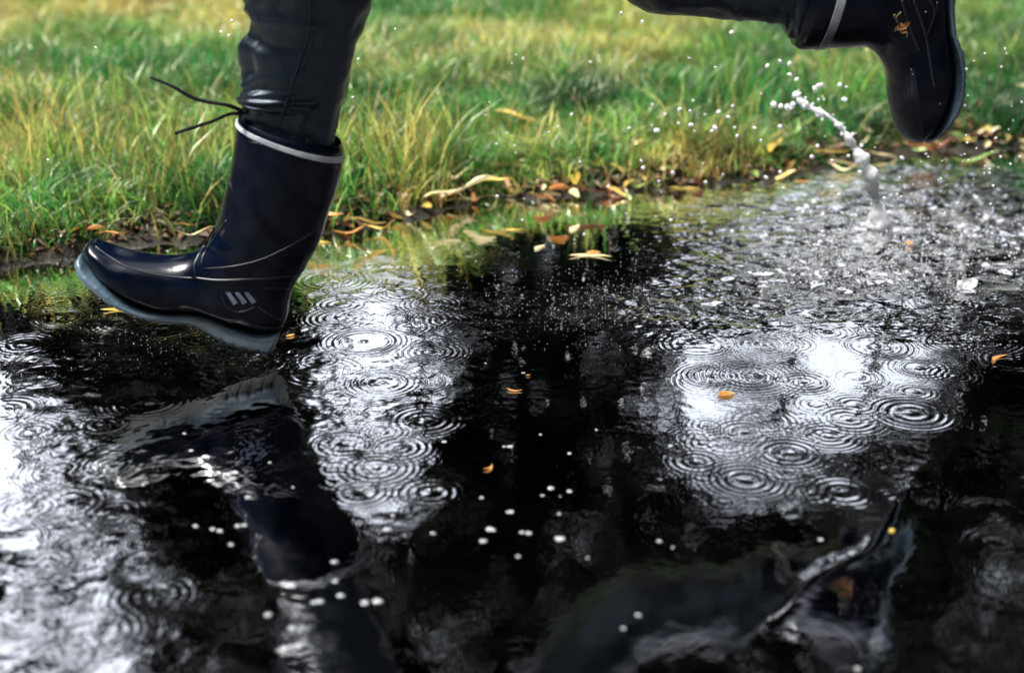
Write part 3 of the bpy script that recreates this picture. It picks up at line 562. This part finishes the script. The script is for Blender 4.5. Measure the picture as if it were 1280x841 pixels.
RT = [(1030, 40, 1050, -50, .040), (1005, 48, 1025, -58, .044), (985, 46, 1006, -64, .047), (978, 36, 996, -70, .049), (955, 30, 965, -75, .052), (925, 26, 925, -85, .055), (890, 22, 890, -92, .058), (850, 22, 850, -102, .062), (815, 18, 830, -112, .067), (780, -5, 825, -130, .072), (735, -40, 815, -160, .080), (690, -110, 780, -230, .088), (650, -200, 745, -290, .098), (600, -300, 730, -360, .11)]
def mergeobj(name, obs, m):
    V = []; P = []
    for o in obs:
        n = len(V); V += [v.co[:] for v in o.data.vertices]; P += [[i+n for i in p.vertices] for p in o.data.polygons]
        bpy.data.objects.remove(o)
    return polymesh(name, V, P, m)
a = loft('t', FT, YF, M['denim'], None, nr=110, sub=22, disp=fdisp)
b = loft('t', RT, YR, M['denim'], None, nr=96, sub=18, disp=folds(.0038, 8.1))
HP = [(540, -330, 735, -290, .12), (548, -400, 730, -400, .145), (555, -450, 722, -455, .15), (560, -500, 710, -505, .135), (562, -545, 702, -548, .125)]
c = loft('t', HP, 1.84, M['denim'], None, nr=72, sub=10, disp=folds(.003, 2.2))
tr = mergeobj('trousers', [a, b, c], M['denim']); child(tr)
bvt = bvh_of(tr)
sq = on_surf(bvt, [(385, -12), (388, 20), (381, 60), (369, 95), (357, 130), (349, 155)], .0008, 6)
sq2 = on_surf(bvt, [(393, -12), (396, 20), (389, 60), (377, 95), (365, 130), (357, 158)], .0005, 6)
parts = [tube('s', q[::2], r_, None, sub=2, nr=6, flat=1) for q, r_ in ((sq, .0013), (sq2, .0008)) if len(q) > 4]
for V, Q in parts: o = polymesh('side_seam', V, Q, M['denim']); o.parent = tr
# body, jacket and hair, above the frame: one continuous skinned figure
def skinned(name, pts, edges, m, root=0, lv=2):
    me = bpy.data.meshes.new(name); me.from_pydata([p[:3] for p in pts], edges, []); me.materials.append(m)
    o = bpy.data.objects.new(name, me); COL.objects.link(o)
    s = o.modifiers.new('skin', 'SKIN'); s.use_smooth_shade = True
    for i, p in enumerate(pts): me.skin_vertices[0].data[i].radius = (p[3], p[4] if len(p) > 4 else p[3]); me.skin_vertices[0].data[i].use_root = (i == root)
    u = o.modifiers.new('sub', 'SUBSURF'); u.levels = lv; u.render_levels = lv
    return o
def skin_layer(me):
    return me.skin_vertices
def P3(px, py, Yp): v = at(px, py, Yp); return (v.x, v.y, v.z)
hip = Vector(P3(640, -420, 1.84)); lean = Vector((-.16, 0, 1)).normalized()
def up(k, dx=0, dy=0): v = hip+lean*k; return (v.x+dx, v.y+dy, v.z)
pts = [(*up(0), .085, .12), (*up(.14), .085, .11), (*up(.28), .085, .125), (*up(.42), .075, .13), (*up(.50), .045), (*up(.56, -.01), .042), (*up(.64, -.03), .075, .07), (*up(.73, -.03), .072, .068)]
E = [(i, i+1) for i in range(7)]
knF = P3(405, -130, YF); anF = P3(318, 330, YF); knR = P3(800, -60, YR); anR = P3(1130, 0, YR)
def limb(start, seq):
    p = start
    for s in seq: pts.append(s); E.append((p, len(pts)-1)); p = len(pts)-1
    return p
hl = (hip.x, YF+.01, hip.z-.05); hr_ = (hip.x, YR-.01, hip.z-.05)
limb(0, [(*hl, .075), (*knF, .047), (*P3(355, 120, YF), .040), (*anF, .030), (*P3(200, 352, YF), .022)])
limb(0, [(*hr_, .075), (*knR, .047), (*P3(930, -25, YR), .040), (*anR, .030), (*P3(1150, 110, YR), .022)])
def arm(side, elb, wri, curl):
    sh = up(.42, 0, side*.17); e = up(*elb[:1], elb[1], side*.22); w_ = up(*wri[:1], wri[1], side*.16)
    k = limb(3, [(*sh, .048), (*e, .038), (*w_, .024)])
    d = (Vector(w_)-Vector(e)).normalized(); s = Vector((0, 1, 0))*side; n = d.cross(s).normalized()
    palm = Vector(w_)+d*.055; pk = limb(k, [(*palm, .026, .016)])
    for i, (o_, l) in enumerate(((-.026, .034), (-.009, .039), (.009, .037), (.025, .029))):
        b0 = palm+d*.03+s*o_; b1 = b0+d*l*.8+n*.01; b2 = b1+d*l*.3+n*l*.6; limb(pk, [(*b0, .0095), (*b1, .0085), (*b2, .007)])
    t0 = Vector(w_)+d*.03-s*.028; limb(pk, [(*t0, .011), (*(t0+d*.03-s*.012+n*.01), .009), (*(t0+d*.05-s*.006+n*.02), .0075)])
arm(-1, (.17, .13), (.20, -.10), 1); arm(1, (.16, -.08), (.30, -.26), 1)
body = skinned('body', pts, E, M['skin'], 0, 1); child(body)
hd = Vector(up(.70, -.03))
def ell(c, r, nu=16, nv=24):
    V = []; Q = []
    for i in range(nu+1):
        a_ = PI*i/nu
        for j in range(nv): b_ = 2*PI*j/nv; V.append((c[0]+r[0]*math.sin(a_)*math.cos(b_), c[1]+r[1]*math.sin(a_)*math.sin(b_), c[2]+r[2]*math.cos(a_)))
    for i in range(nu):
        for j in range(nv): Q.append([i*nv+j, (i+1)*nv+j, (i+1)*nv+(j+1) % nv, i*nv+(j+1) % nv])
    return V, Q
V, Q = merge([ell(hd+Vector((-.098, s*.032, .005)), (.012, .014, .010), 8, 12) for s in (-1, 1)]); child(polymesh('eye', V, Q, M['eye']))
V, Q = merge([ell(hd+Vector((-.112, 0, -.022)), (.018, .013, .024), 8, 12)]+[ell(hd+Vector((-.098, 0, -.060)), (.012, .026, .007), 8, 12)]+[ell(hd+Vector((.0, s*.083, -.01)), (.018, .008, .032), 8, 12) for s in (-1, 1)]); child(polymesh('face', V, Q, M['skin']))
V, Q = merge([ell(hd+Vector((.025, 0, .03)), (.105, .090, .10))]); child(polymesh('hair', V, Q, M['hair']))
jp = [(*up(.0), .135, .165), (*up(.14), .12, .15), (*up(.28), .125, .165), (*up(.41), .11, .16), (*up(.50), .065)]
je = [(i, i+1) for i in range(4)]
for side, elb, wri in ((-1, (.17, .13), (.20, -.08)), (1, (.16, -.08), (.29, -.24))):
    for q in ((*up(.42, 0, side*.17), .07), (*up(elb[0], elb[1], side*.22), .055), (*up(wri[0], wri[1], side*.165), .038)):
        jp.append(q); je.append((3 if q[3] == .07 else len(jp)-2, len(jp)-1))
child(skinned('jacket', jp, je, M['jacket'], 0, 1))
# the flower scrap stuck on the trailing boot
def scrap():
    parts = []
    c = on_surf(bvr, [(1126, 33), (1127, 34)], .002, 1)[0]
    for k in range(9):
        q = c+Vector((R.uniform(-.007, .007), -.0015, R.uniform(-.007, .006))); a_ = R.uniform(0, 2*PI); d = Vector((math.cos(a_), -.2, math.sin(a_)))*R.uniform(.003, .0065); w = Vector((-math.sin(a_), -.3, math.cos(a_)))*.0028
        parts.append(([q-d, q-w+Vector((0, -.002, 0)), q+d, q+w-Vector((0, .001, 0))], [[0, 1, 2, 3]]))
    V, Q = merge(parts); root = polymesh('flower_scrap', V, Q, LEAFC['orange'], smooth=False)
    tag(root, 'small orange flower scrap with green bits stuck to the trailing boot', 'flower')
    pp = [tube('g', on_surf(bvr, p, .0015, 3), .0011, None, sub=2, nr=5) for p in ([(1122, 29), (1120, 22), (1126, 15)], [(1131, 36), (1134, 42), (1133, 47)], [(1121, 26), (1117, 20), (1119, 18)])]
    V, Q = merge(pp); o = polymesh('green_stem', V, Q, LEAFC['green']); o.parent = root
scrap()
# ------------------------------------------------------------------ splash water
def jet(name, pts, rad, label, seed=0, nr=14, extra=()):
    V, Q = tube('j', pts, rad, None, nr=nr, sub=10); V = np.array(V); n = len(V)//nr; rr = V.reshape(n, nr, 3); c = rr.mean(1, keepdims=True); d = rr-c
    i = np.arange(n)[:, None]; j = np.arange(nr)[None, :]
    th = j/nr*2*PI
    f = .35+1.1*fbm(i*.30+seed*9, np.cos(th)*1.6+3, 4)+1.0*(vnoise(i*.21+seed, th*0)-.45)
    rr = c+d*f[..., None]; parts = [(rr.reshape(-1, 3), Q)]
    for p, r_ in extra: parts.append(ell(p, (r_, r_, r_*1.1), 8, 12))
    V, Q = merge(parts); o = polymesh(name, V, Q, M['splash']); return tag(o, label, 'splash')
YJ = gnd(1100, 284).y
J = [((1101, 286), .015), ((1099, 268), .0125), ((1094, 245), .009), ((1088, 222), .0105), ((1080, 203), .0085), ((1070, 188), .0095), ((1062, 175), .007), ((1052, 160), .0058), ((1040, 149), .0062), ((1024, 140), .0058), ((1012, 134), .006), ((1003, 130), .0078), ((997, 121), .0085), ((994, 115), .004)]
jp_ = [at(p[0], p[1], YJ-.02*math.sin(i*.3)) for i, (p, r_) in enumerate(J)]
e3 = []
for k in range(75):
    u = R.random()*(len(J)-1.01); k0 = int(u); f_ = u-k0; q = J[k0][0]; q1 = J[k0+1][0]
    sp_ = 3.5 if k < 45 else 11
    e3.append((at(q[0]*(1-f_)+q1[0]*f_+R.gauss(0, sp_), q[1]*(1-f_)+q1[1]*f_+R.gauss(0, sp_*.8), YJ+R.uniform(-.02, .02)), R.uniform(.0010, .0034)))
e2 = e3+[(at(a_, b_, YJ), r_) for a_, b_, r_ in [(967, 131, .005), (976, 133, .0038), (984, 134, .0048), (991, 131, .0045), (1083, 196, .006), (1071, 200, .004), (1066, 168, .003), (1104, 262, .005), (1092, 230, .005), (1109, 280, .007), (1088, 283, .008), (1079, 282, .005)]]
jet('water_jet', jp_, [r_*(1.15 if i_ < 5 else .80) for i_, (_, r_) in enumerate(J)], 'tall curved jet of splashing water thrown up under the trailing boot', 1, extra=e2)
YK = gnd(1205, 355).y
jet('water_jet', [at(a_, b_, YK) for a_, b_ in [(1210, 357), (1206, 350), (1204, 335), (1205, 318), (1203, 300), (1203, 285)]], [.012, .006, .0034, .003, .0036, .0012], 'short thin spout of water rising right of the tall jet', 2, extra=[(at(1203, 284, YK), .0042), (at(1205, 297, YK), .003), (at(1200, 355, YK), .005), (at(1216, 356, YK), .005)])
YL = gnd(1232, 268).y
jet('water_jet', [at(a_, b_, YL) for a_, b_ in [(1232, 272), (1229, 262), (1222, 250), (1217, 244)]], [.005, .0035, .003, .002], 'tiny slanting spurt of water at the right, above the short spout', 3)
YM = gnd(955, 365).y
jet('water_jet', [at(a_, b_, YM) for a_, b_ in [(955, 372), (955, 365), (957, 357), (958, 352)]], [.006, .005, .0055, .002], 'small stubby crown of water left of the tall jet base', 4)
# airborne drops
def icos(name, m, sx=1, sz=1):
    import bmesh
    bm = bmesh.new(); bmesh.ops.create_icosphere(bm, subdivisions=2, radius=1.0)
    for v in bm.verts: v.co.x *= sx; v.co.z *= sz
    for f in bm.faces: f.smooth = True
    me = bpy.data.meshes.new(name); bm.to_mesh(me); bm.free(); me.materials.append(m); return me
DM = [icos('water_droplet', M['drop']), icos('water_droplet', M['drop'], .8, 1.25), icos('water_droplet', M['drop'], 1.25, .85)]
def drop(px, py, Yp, r, label, group):
    o = bpy.data.objects.new('water_droplet', R.choice(DM)); COL.objects.link(o); o.location = at(px, py, Yp); o.scale = (r, r, r); o.rotation_euler = (0, R.uniform(-1, 1), 0)
    return tag(o, label, 'droplet', group)
Z2 = [(150, 402, 4), (255, 385, 3.5), (220, 337, 3), (253, 343, 2.5), (340, 345, 3), (330, 395, 4), (320, 405, 3), (530, 390, 3.4), (452, 395, 2.8), (397, 420, 3), (370, 360, 2.5), (645, 450, 3), (627, 483, 3.2), (487, 547, 3), (530, 530, 3), (540, 580, 2.5), (200, 532, 2.8), (108, 517, 3), (905, 487, 3.2), (728, 307, 4), (713, 262, 3.3), (733, 268, 2), (648, 265, 4), (637, 275, 4.4), (655, 262, 3), (490, 203, 3), (530, 190, 3), (558, 198, 3.6), (559, 230, 3), (580, 245, 3), (380, 100, 3), (105, 68, 2.5), (40, 42, 2.5),
      (485, 727, 3.4), (383, 714, 3), (565, 675, 2.5), (652, 745, 3.2), (850, 610, 2.5), (690, 495, 2.5), (612, 640, 5), (635, 625, 4.5), (587, 645, 4), (600, 655, 3), (740, 480, 2.5), (250, 180, 2), (65, 395, 2.4), (300, 560, 2.2), (262, 310, 2), (660, 660, 3), (710, 600, 3), (690, 575, 2.4), (775, 530, 3), (865, 655, 3)]
for x, y, r_ in Z2:
    r_ *= 1.15
    drop(760+x/2.4615, y/2.4615, R.uniform(2.1, 2.36), r_*.00095, 'bright splash droplet hanging in the air near the tall jet', 'droplets thrown up around the tall jet')
for i in range(120):
    a_ = R.random()
    px, py = (R.uniform(1160, 1278), R.uniform(60, 330)) if a_ < .55 else (R.gauss(1110, 60), R.gauss(270, 45))
    drop(px, py, R.uniform(2.0, 2.35), R.uniform(.0008, .0019), 'fine splash droplet in the air at the right of the picture', 'fine droplets around and below the trailing boot')
for i in range(46):
    px, py = R.uniform(600, 960), R.uniform(60, 300)
    drop(px, py, R.uniform(2.1, 2.45), R.uniform(.0012, .0026), 'small out-of-focus droplet in the air before the middle of the lawn', 'small droplets before the middle of the lawn')
for px, py in [(441, 122), (333, 33), (286, 45), (290, 26), (448, 74), (494, 37), (276, 40), (120, 60), (60, 200)]:
    drop(px, py, 1.95, .0019, 'lone raindrop falling past the lawn on the left', 'lone raindrops on the left')
for px, py in [(1139, 87), (1141, 93), (1175, 130), (1157, 15), (1150, 21)]:
    l = on_surf(bvr, [(px, py), (px+.1, py+.1)], .0004, 1)
    if l:
        o = drop(px, py, YR, .0009, 'tiny water bead clinging to the trailing boot', 'beads on the trailing boot'); o.location = l[0]
# froth bubbles afloat on the dark water, their sky glints put in as white
def dome():
    n = R.choice([2, 3, 4, 5]); ps = []
    for i in range(n):
        r_ = R.uniform(.28, .75) if i else .8
        V, Q = ell((R.uniform(-1, 1)*(i > 0), R.uniform(-.5, .5)*(i > 0), 0), (r_, r_, r_*.6), 10, 16); ps.append(([(x, y, max(z, -.12)) for x, y, z in V], Q))
    V, Q = merge(ps); return polymesh('glinting_bubble', V, Q, M['glinting'], link=False)
BMS = [dome() for _ in range(7)]
BB = [(638.5, 558, 5), (630, 558, 3.5), (712, 566.5, 4), (745, 537, 3), (675.6, 543, 2.5), (549, 611, 5.5), (602, 622, 4.5), (688, 610, 5), (678, 619, 4.5), (711, 613.5, 3.5), (639, 639.5, 5.2), (699.6, 642, 3.4), (612, 661, 5.2), (603, 676, 5.4), (701.5, 673, 6.8), (653, 665, 3), (662, 666, 3.4), (647, 695, 4), (483, 661, 4.4), (540.5, 666, 3), (446, 636, 4), (417, 702, 5.5), (425, 744, 5), (456, 753, 6), (471, 751, 7), (824, 676, 4), (734, 697, 2.6), (841, 684, 2.6), (838, 557, 3), (797, 768, 4), (400, 751, 4), (419, 726, 4.5), (780, 785, 2.6), (556, 552, 3), (491, 644, 4.4), (337, 578, 4), (266, 661, 4), (274, 663, 4), (297, 657, 4), (306, 656, 4), (288, 680, 4), (364.6, 784.6, 6.5), (334, 767.6, 4.5), (392, 753, 4.5), (400, 752, 4), (244, 657, 3), (179, 606, 3), (239.6, 563, 3), (231, 541.7, 3), (366, 608.6, 2.6), (309, 621, 4), (1026.6, 674, 3.2), (825, 676, 3), (1071, 835, 4.5), (556, 470, 2), (607, 454, 2.2), (655, 466, 3), (700, 620, 2)]
for x, y, r_ in BB:
    o = bpy.data.objects.new('glinting_bubble', R.choice(BMS)); COL.objects.link(o); p = gnd(x, y); o.location = p+Vector((0, 0, .0004)); s = r_*.62*p.y/F*R.uniform(.85, 1.4)*(1.2 if y > 650 else 1); o.scale = (s*1.15, s, s*.6)
    tag(o, 'small white froth bubble floating on the dark foreground water', 'bubble', 'froth bubbles on the dark foreground water')
# fine spray lying on and just above the churned water
def spray():
    base = np.array([(1, 0, 0), (-1, 0, 0), (0, 1, 0), (0, -1, 0), (0, 0, 1), (0, 0, -1)], float); tri = np.array([(0, 2, 4), (2, 1, 4), (1, 3, 4), (3, 0, 4), (2, 0, 5), (1, 2, 5), (3, 1, 5), (0, 3, 5)])
    V = []; n = 0
    for i in range(2300):
        a_ = R.random()
        if a_ < .14: px, py, s = R.gauss(745, 75), R.gauss(385, 20), R.uniform(.0003, .0008)
        elif a_ < .30: px, py, s = R.gauss(810, 95), R.gauss(345, 36), R.uniform(.0003, .0008)
        elif a_ < .85: px, py, s = R.gauss(1080, 70), R.gauss(320, 40), R.uniform(.0005, .0017)
        elif a_ < .93: px, py, s = R.uniform(1150, 1285), R.uniform(230, 420), R.uniform(.0004, .0014)
        else: px, py, s = R.uniform(0, 340), R.uniform(350, 470), R.uniform(.0003, .0007)
        if py < 245: continue
        q = gnd(px, py); z = abs(R.gauss(0, .006)); V.append(base*s+np.array([q.x, q.y, z+.0006])); n += 1
    V = np.array(V); T = (np.arange(n)[:, None, None]*6+tri[None]).reshape(-1, 3)
    o = quadmesh('spray', V, T, M['drop']); tag(o, 'fine white spray specks on and over the churned water', 'spray', kind='stuff')
spray()
# ------------------------------------------------------------------ wood beyond the lawn (seen only mirrored in the puddle)
def wood():
    def mir(px, py, D):
        d = ray(px, py); t = -H/d.z; p = Vector((d.x*t, d.y*t, 0)); k = (D-p.y)/d.y; return Vector((p.x+d.x*k, D, -d.z*k))
    def inside(p, poly):
        c = False; n = len(poly)
        for i in range(n):
            x1, y1 = poly[i]; x2, y2 = poly[i-1]
            if (y1 > p[1]) != (y2 > p[1]) and p[0] < (x2-x1)*(p[1]-y1)/(y2-y1)+x1: c = not c
        return c
    full = [[(-70, 425), (45, 420), (65, 450), (60, 500), (85, 560), (105, 640), (165, 690), (130, 725), (-70, 690)], [(392, 335), (545, 340), (552, 430), (530, 490), (465, 530), (388, 480)],
            [(980, 385), (1080, 366), (1198, 380), (1203, 458), (1165, 520), (1075, 505), (1015, 455)], [(1133, 565), (1156, 565), (1158, 625), (1135, 625)]]
    part = [[(-80, 780), (220, 760), (230, 1000), (-80, 1000)], [(380, 540), (520, 540), (530, 650), (400, 650)], [(830, 400), (960, 380), (1060, 490), (1075, 640), (900, 650), (830, 600)], [(-80, 330), (200, 340), (330, 440), (110, 400), (-80, 400)], [(730, 400), (765, 400), (765, 480), (735, 480)],
            [(1215, 620), (1290, 600), (1290, 740), (1225, 730)], [(395, 300), (550, 300), (560, 345), (400, 345)]]
    C = []; Rr = []
    for py in list(range(150, 1250, 42)):
        for px in range(-700, 2000, 48):
            x, y = px+R.uniform(-16, 16), py+R.uniform(-16, 16)
            if any(inside((x, y), q) for q in full): continue
            pr = 1.0
            if any(inside((x, y), q) for q in part): pr = .38
            if inside((x, y), [(930, 190), (1290, 150), (1290, 380), (930, 380)]): pr = .22
            if R.random() > pr: continue
            D = R.uniform(13, 17); p = mir(x, y, D); C.append(p); Rr.append(R.uniform(.36, .50)*D/14)
    for k in range(420):
        D = R.uniform(12.5, 15.5); C.append(Vector((R.uniform(-.62, .62)*D, D, R.uniform(0, 3.4)))); Rr.append(R.uniform(.4, .6))
    V = []
    nl = 330
    C = np.array([list(c) for c in C]); Rr = np.array(Rr); n = len(C)
    d = RN.normal(size=(n, nl, 3)); d /= np.linalg.norm(d, axis=2)[..., None]; rad = RN.random((n, nl, 1))**.45
    P = C[:, None]+d*rad*Rr[:, None, None]*np.array([1.15, 1.1, .9]); P = P.reshape(-1, 3)
    N = len(P); a = RN.normal(size=(N, 3)); a /= np.linalg.norm(a, axis=1)[:, None]; b = np.cross(a, RN.normal(size=(N, 3))); b /= np.linalg.norm(b, axis=1)[:, None]
    s = RN.uniform(.045, .10, (N, 1)); V = np.stack([P-a*s, P-b*s*.6, P+a*s, P+b*s*.6], 1).reshape(-1, 3); Q = np.arange(N*4).reshape(N, 4)
    o = quadmesh('wood', V, Q, M['crown'], smooth=False)
    tag(o, 'dark leafy wood beyond the lawn, mirrored in the puddle', 'wood', kind='stuff')
    # the same wood closes round the path behind the camera and at both ends
    C2 = []; R2 = []
    for k in range(2300):
        az = R.uniform(-.62*PI, 1.62*PI)-PI/2+PI      # all round, denser behind
        az = R.uniform(0, 2*PI); fx, fy = math.sin(az), math.cos(az)
        if fy > .80: continue
        el = R.uniform(.02, .80); D = R.uniform(9, 13)
        C2.append((fx*D, fy*D+1, D*math.tan(el))); R2.append(R.uniform(.6, .95)*(1+.5*math.tan(el)))
    C2 = np.array(C2); R2 = np.array(R2); n2 = len(C2); m2 = 130
    d = RN.normal(size=(n2, m2, 3)); d /= np.linalg.norm(d, axis=2)[..., None]
    P = (C2[:, None]+d*RN.random((n2, m2, 1))**.45*R2[:, None, None]).reshape(-1, 3); N = len(P)
    a = RN.normal(size=(N, 3)); a /= np.linalg.norm(a, axis=1)[:, None]; b = np.cross(a, RN.normal(size=(N, 3))); b /= np.linalg.norm(b, axis=1)[:, None]
    s = RN.uniform(.10, .22, (N, 1)); V = np.stack([P-a*s, P-b*s*.6, P+a*s, P+b*s*.6], 1).reshape(-1, 3)
    o = quadmesh('wood', V, np.arange(N*4).reshape(N, 4), M['crown'], smooth=False); tag(o, 'dark leafy wood closing round the path behind the viewer', 'wood', kind='stuff')
    parts = []
    for k in range(26):
        x = -14+k*1.15+R.uniform(-.4, .4); Yt = R.uniform(15.5, 17.5); h = R.uniform(7, 11)
        parts.append(tube('t', [(x, Yt, -.1), (x+R.uniform(-.2, .2), Yt, h*.5), (x+R.uniform(-.5, .5), Yt, h)], [.18, .12, .05], None, nr=8, sub=4))
    V, Q = merge(parts); o2 = polymesh('wood', V, Q, principled('bark', (.03, .022, .015), .8, .2)); tag(o2, 'dark trunks within the leafy wood beyond the lawn', 'wood', kind='stuff')
wood()
# ------------------------------------------------------------------ light, sky, camera
w = bpy.data.worlds.new('World'); sc.world = w; w.use_nodes = True; nt = w.node_tree; nt.nodes.clear()
EL, AZ = math.radians(66), math.radians(-97)
sky = nt.nodes.new('ShaderNodeTexSky'); sky.sky_type = 'NISHITA'; sky.sun_disc = False; sky.sun_elevation = EL; sky.sun_rotation = AZ; sky.air_density = 1.0; sky.dust_density = 4.0; sky.ozone_density = 1.0
hs = nt.nodes.new('ShaderNodeHueSaturation'); hs.inputs['Saturation'].default_value = .28
bg = nt.nodes.new('ShaderNodeBackground'); bg.inputs['Strength'].default_value = .064; ow = nt.nodes.new('ShaderNodeOutputWorld')
nt.links.new(sky.outputs[0], hs.inputs['Color']); nt.links.new(hs.outputs[0], bg.inputs['Color']); nt.links.new(bg.outputs[0], ow.inputs['Surface'])
sl = bpy.data.lights.new('sun', 'SUN'); sl.energy = 2.5; sl.angle = math.radians(24); sl.color = (1, .96, .9)
so = bpy.data.objects.new('sun', sl); COL.objects.link(so)
sd = Vector((math.sin(AZ)*math.cos(EL), math.cos(AZ)*math.cos(EL), math.sin(EL)))
so.rotation_euler = sd.to_track_quat('Z', 'Y').to_euler(); so.location = sd*20
cd = bpy.data.cameras.new('camera'); cam = bpy.data.objects.new('camera', cd); COL.objects.link(cam); sc.camera = cam
cam.location = (0, 0, H); cam.rotation_euler = (PI/2-PITCH, 0, 0); cd.lens = 50; cd.sensor_width = 36; cd.clip_start = .02; cd.clip_end = 1000
cd.dof.use_dof = True; cd.dof.focus_distance = 1.95; cd.dof.aperture_fstop = 2.7
sc.view_settings.view_transform = 'Standard'; sc.view_settings.look = 'None'; sc.view_settings.exposure = 2.38; sc.view_settings.gamma = 1
cy = sc.cycles; cy.use_denoising = True; cy.max_bounces = 8; cy.transparent_max_bounces = 8; cy.caustics_reflective = False; cy.caustics_refractive = False; cy.sample_clamp_indirect = 12
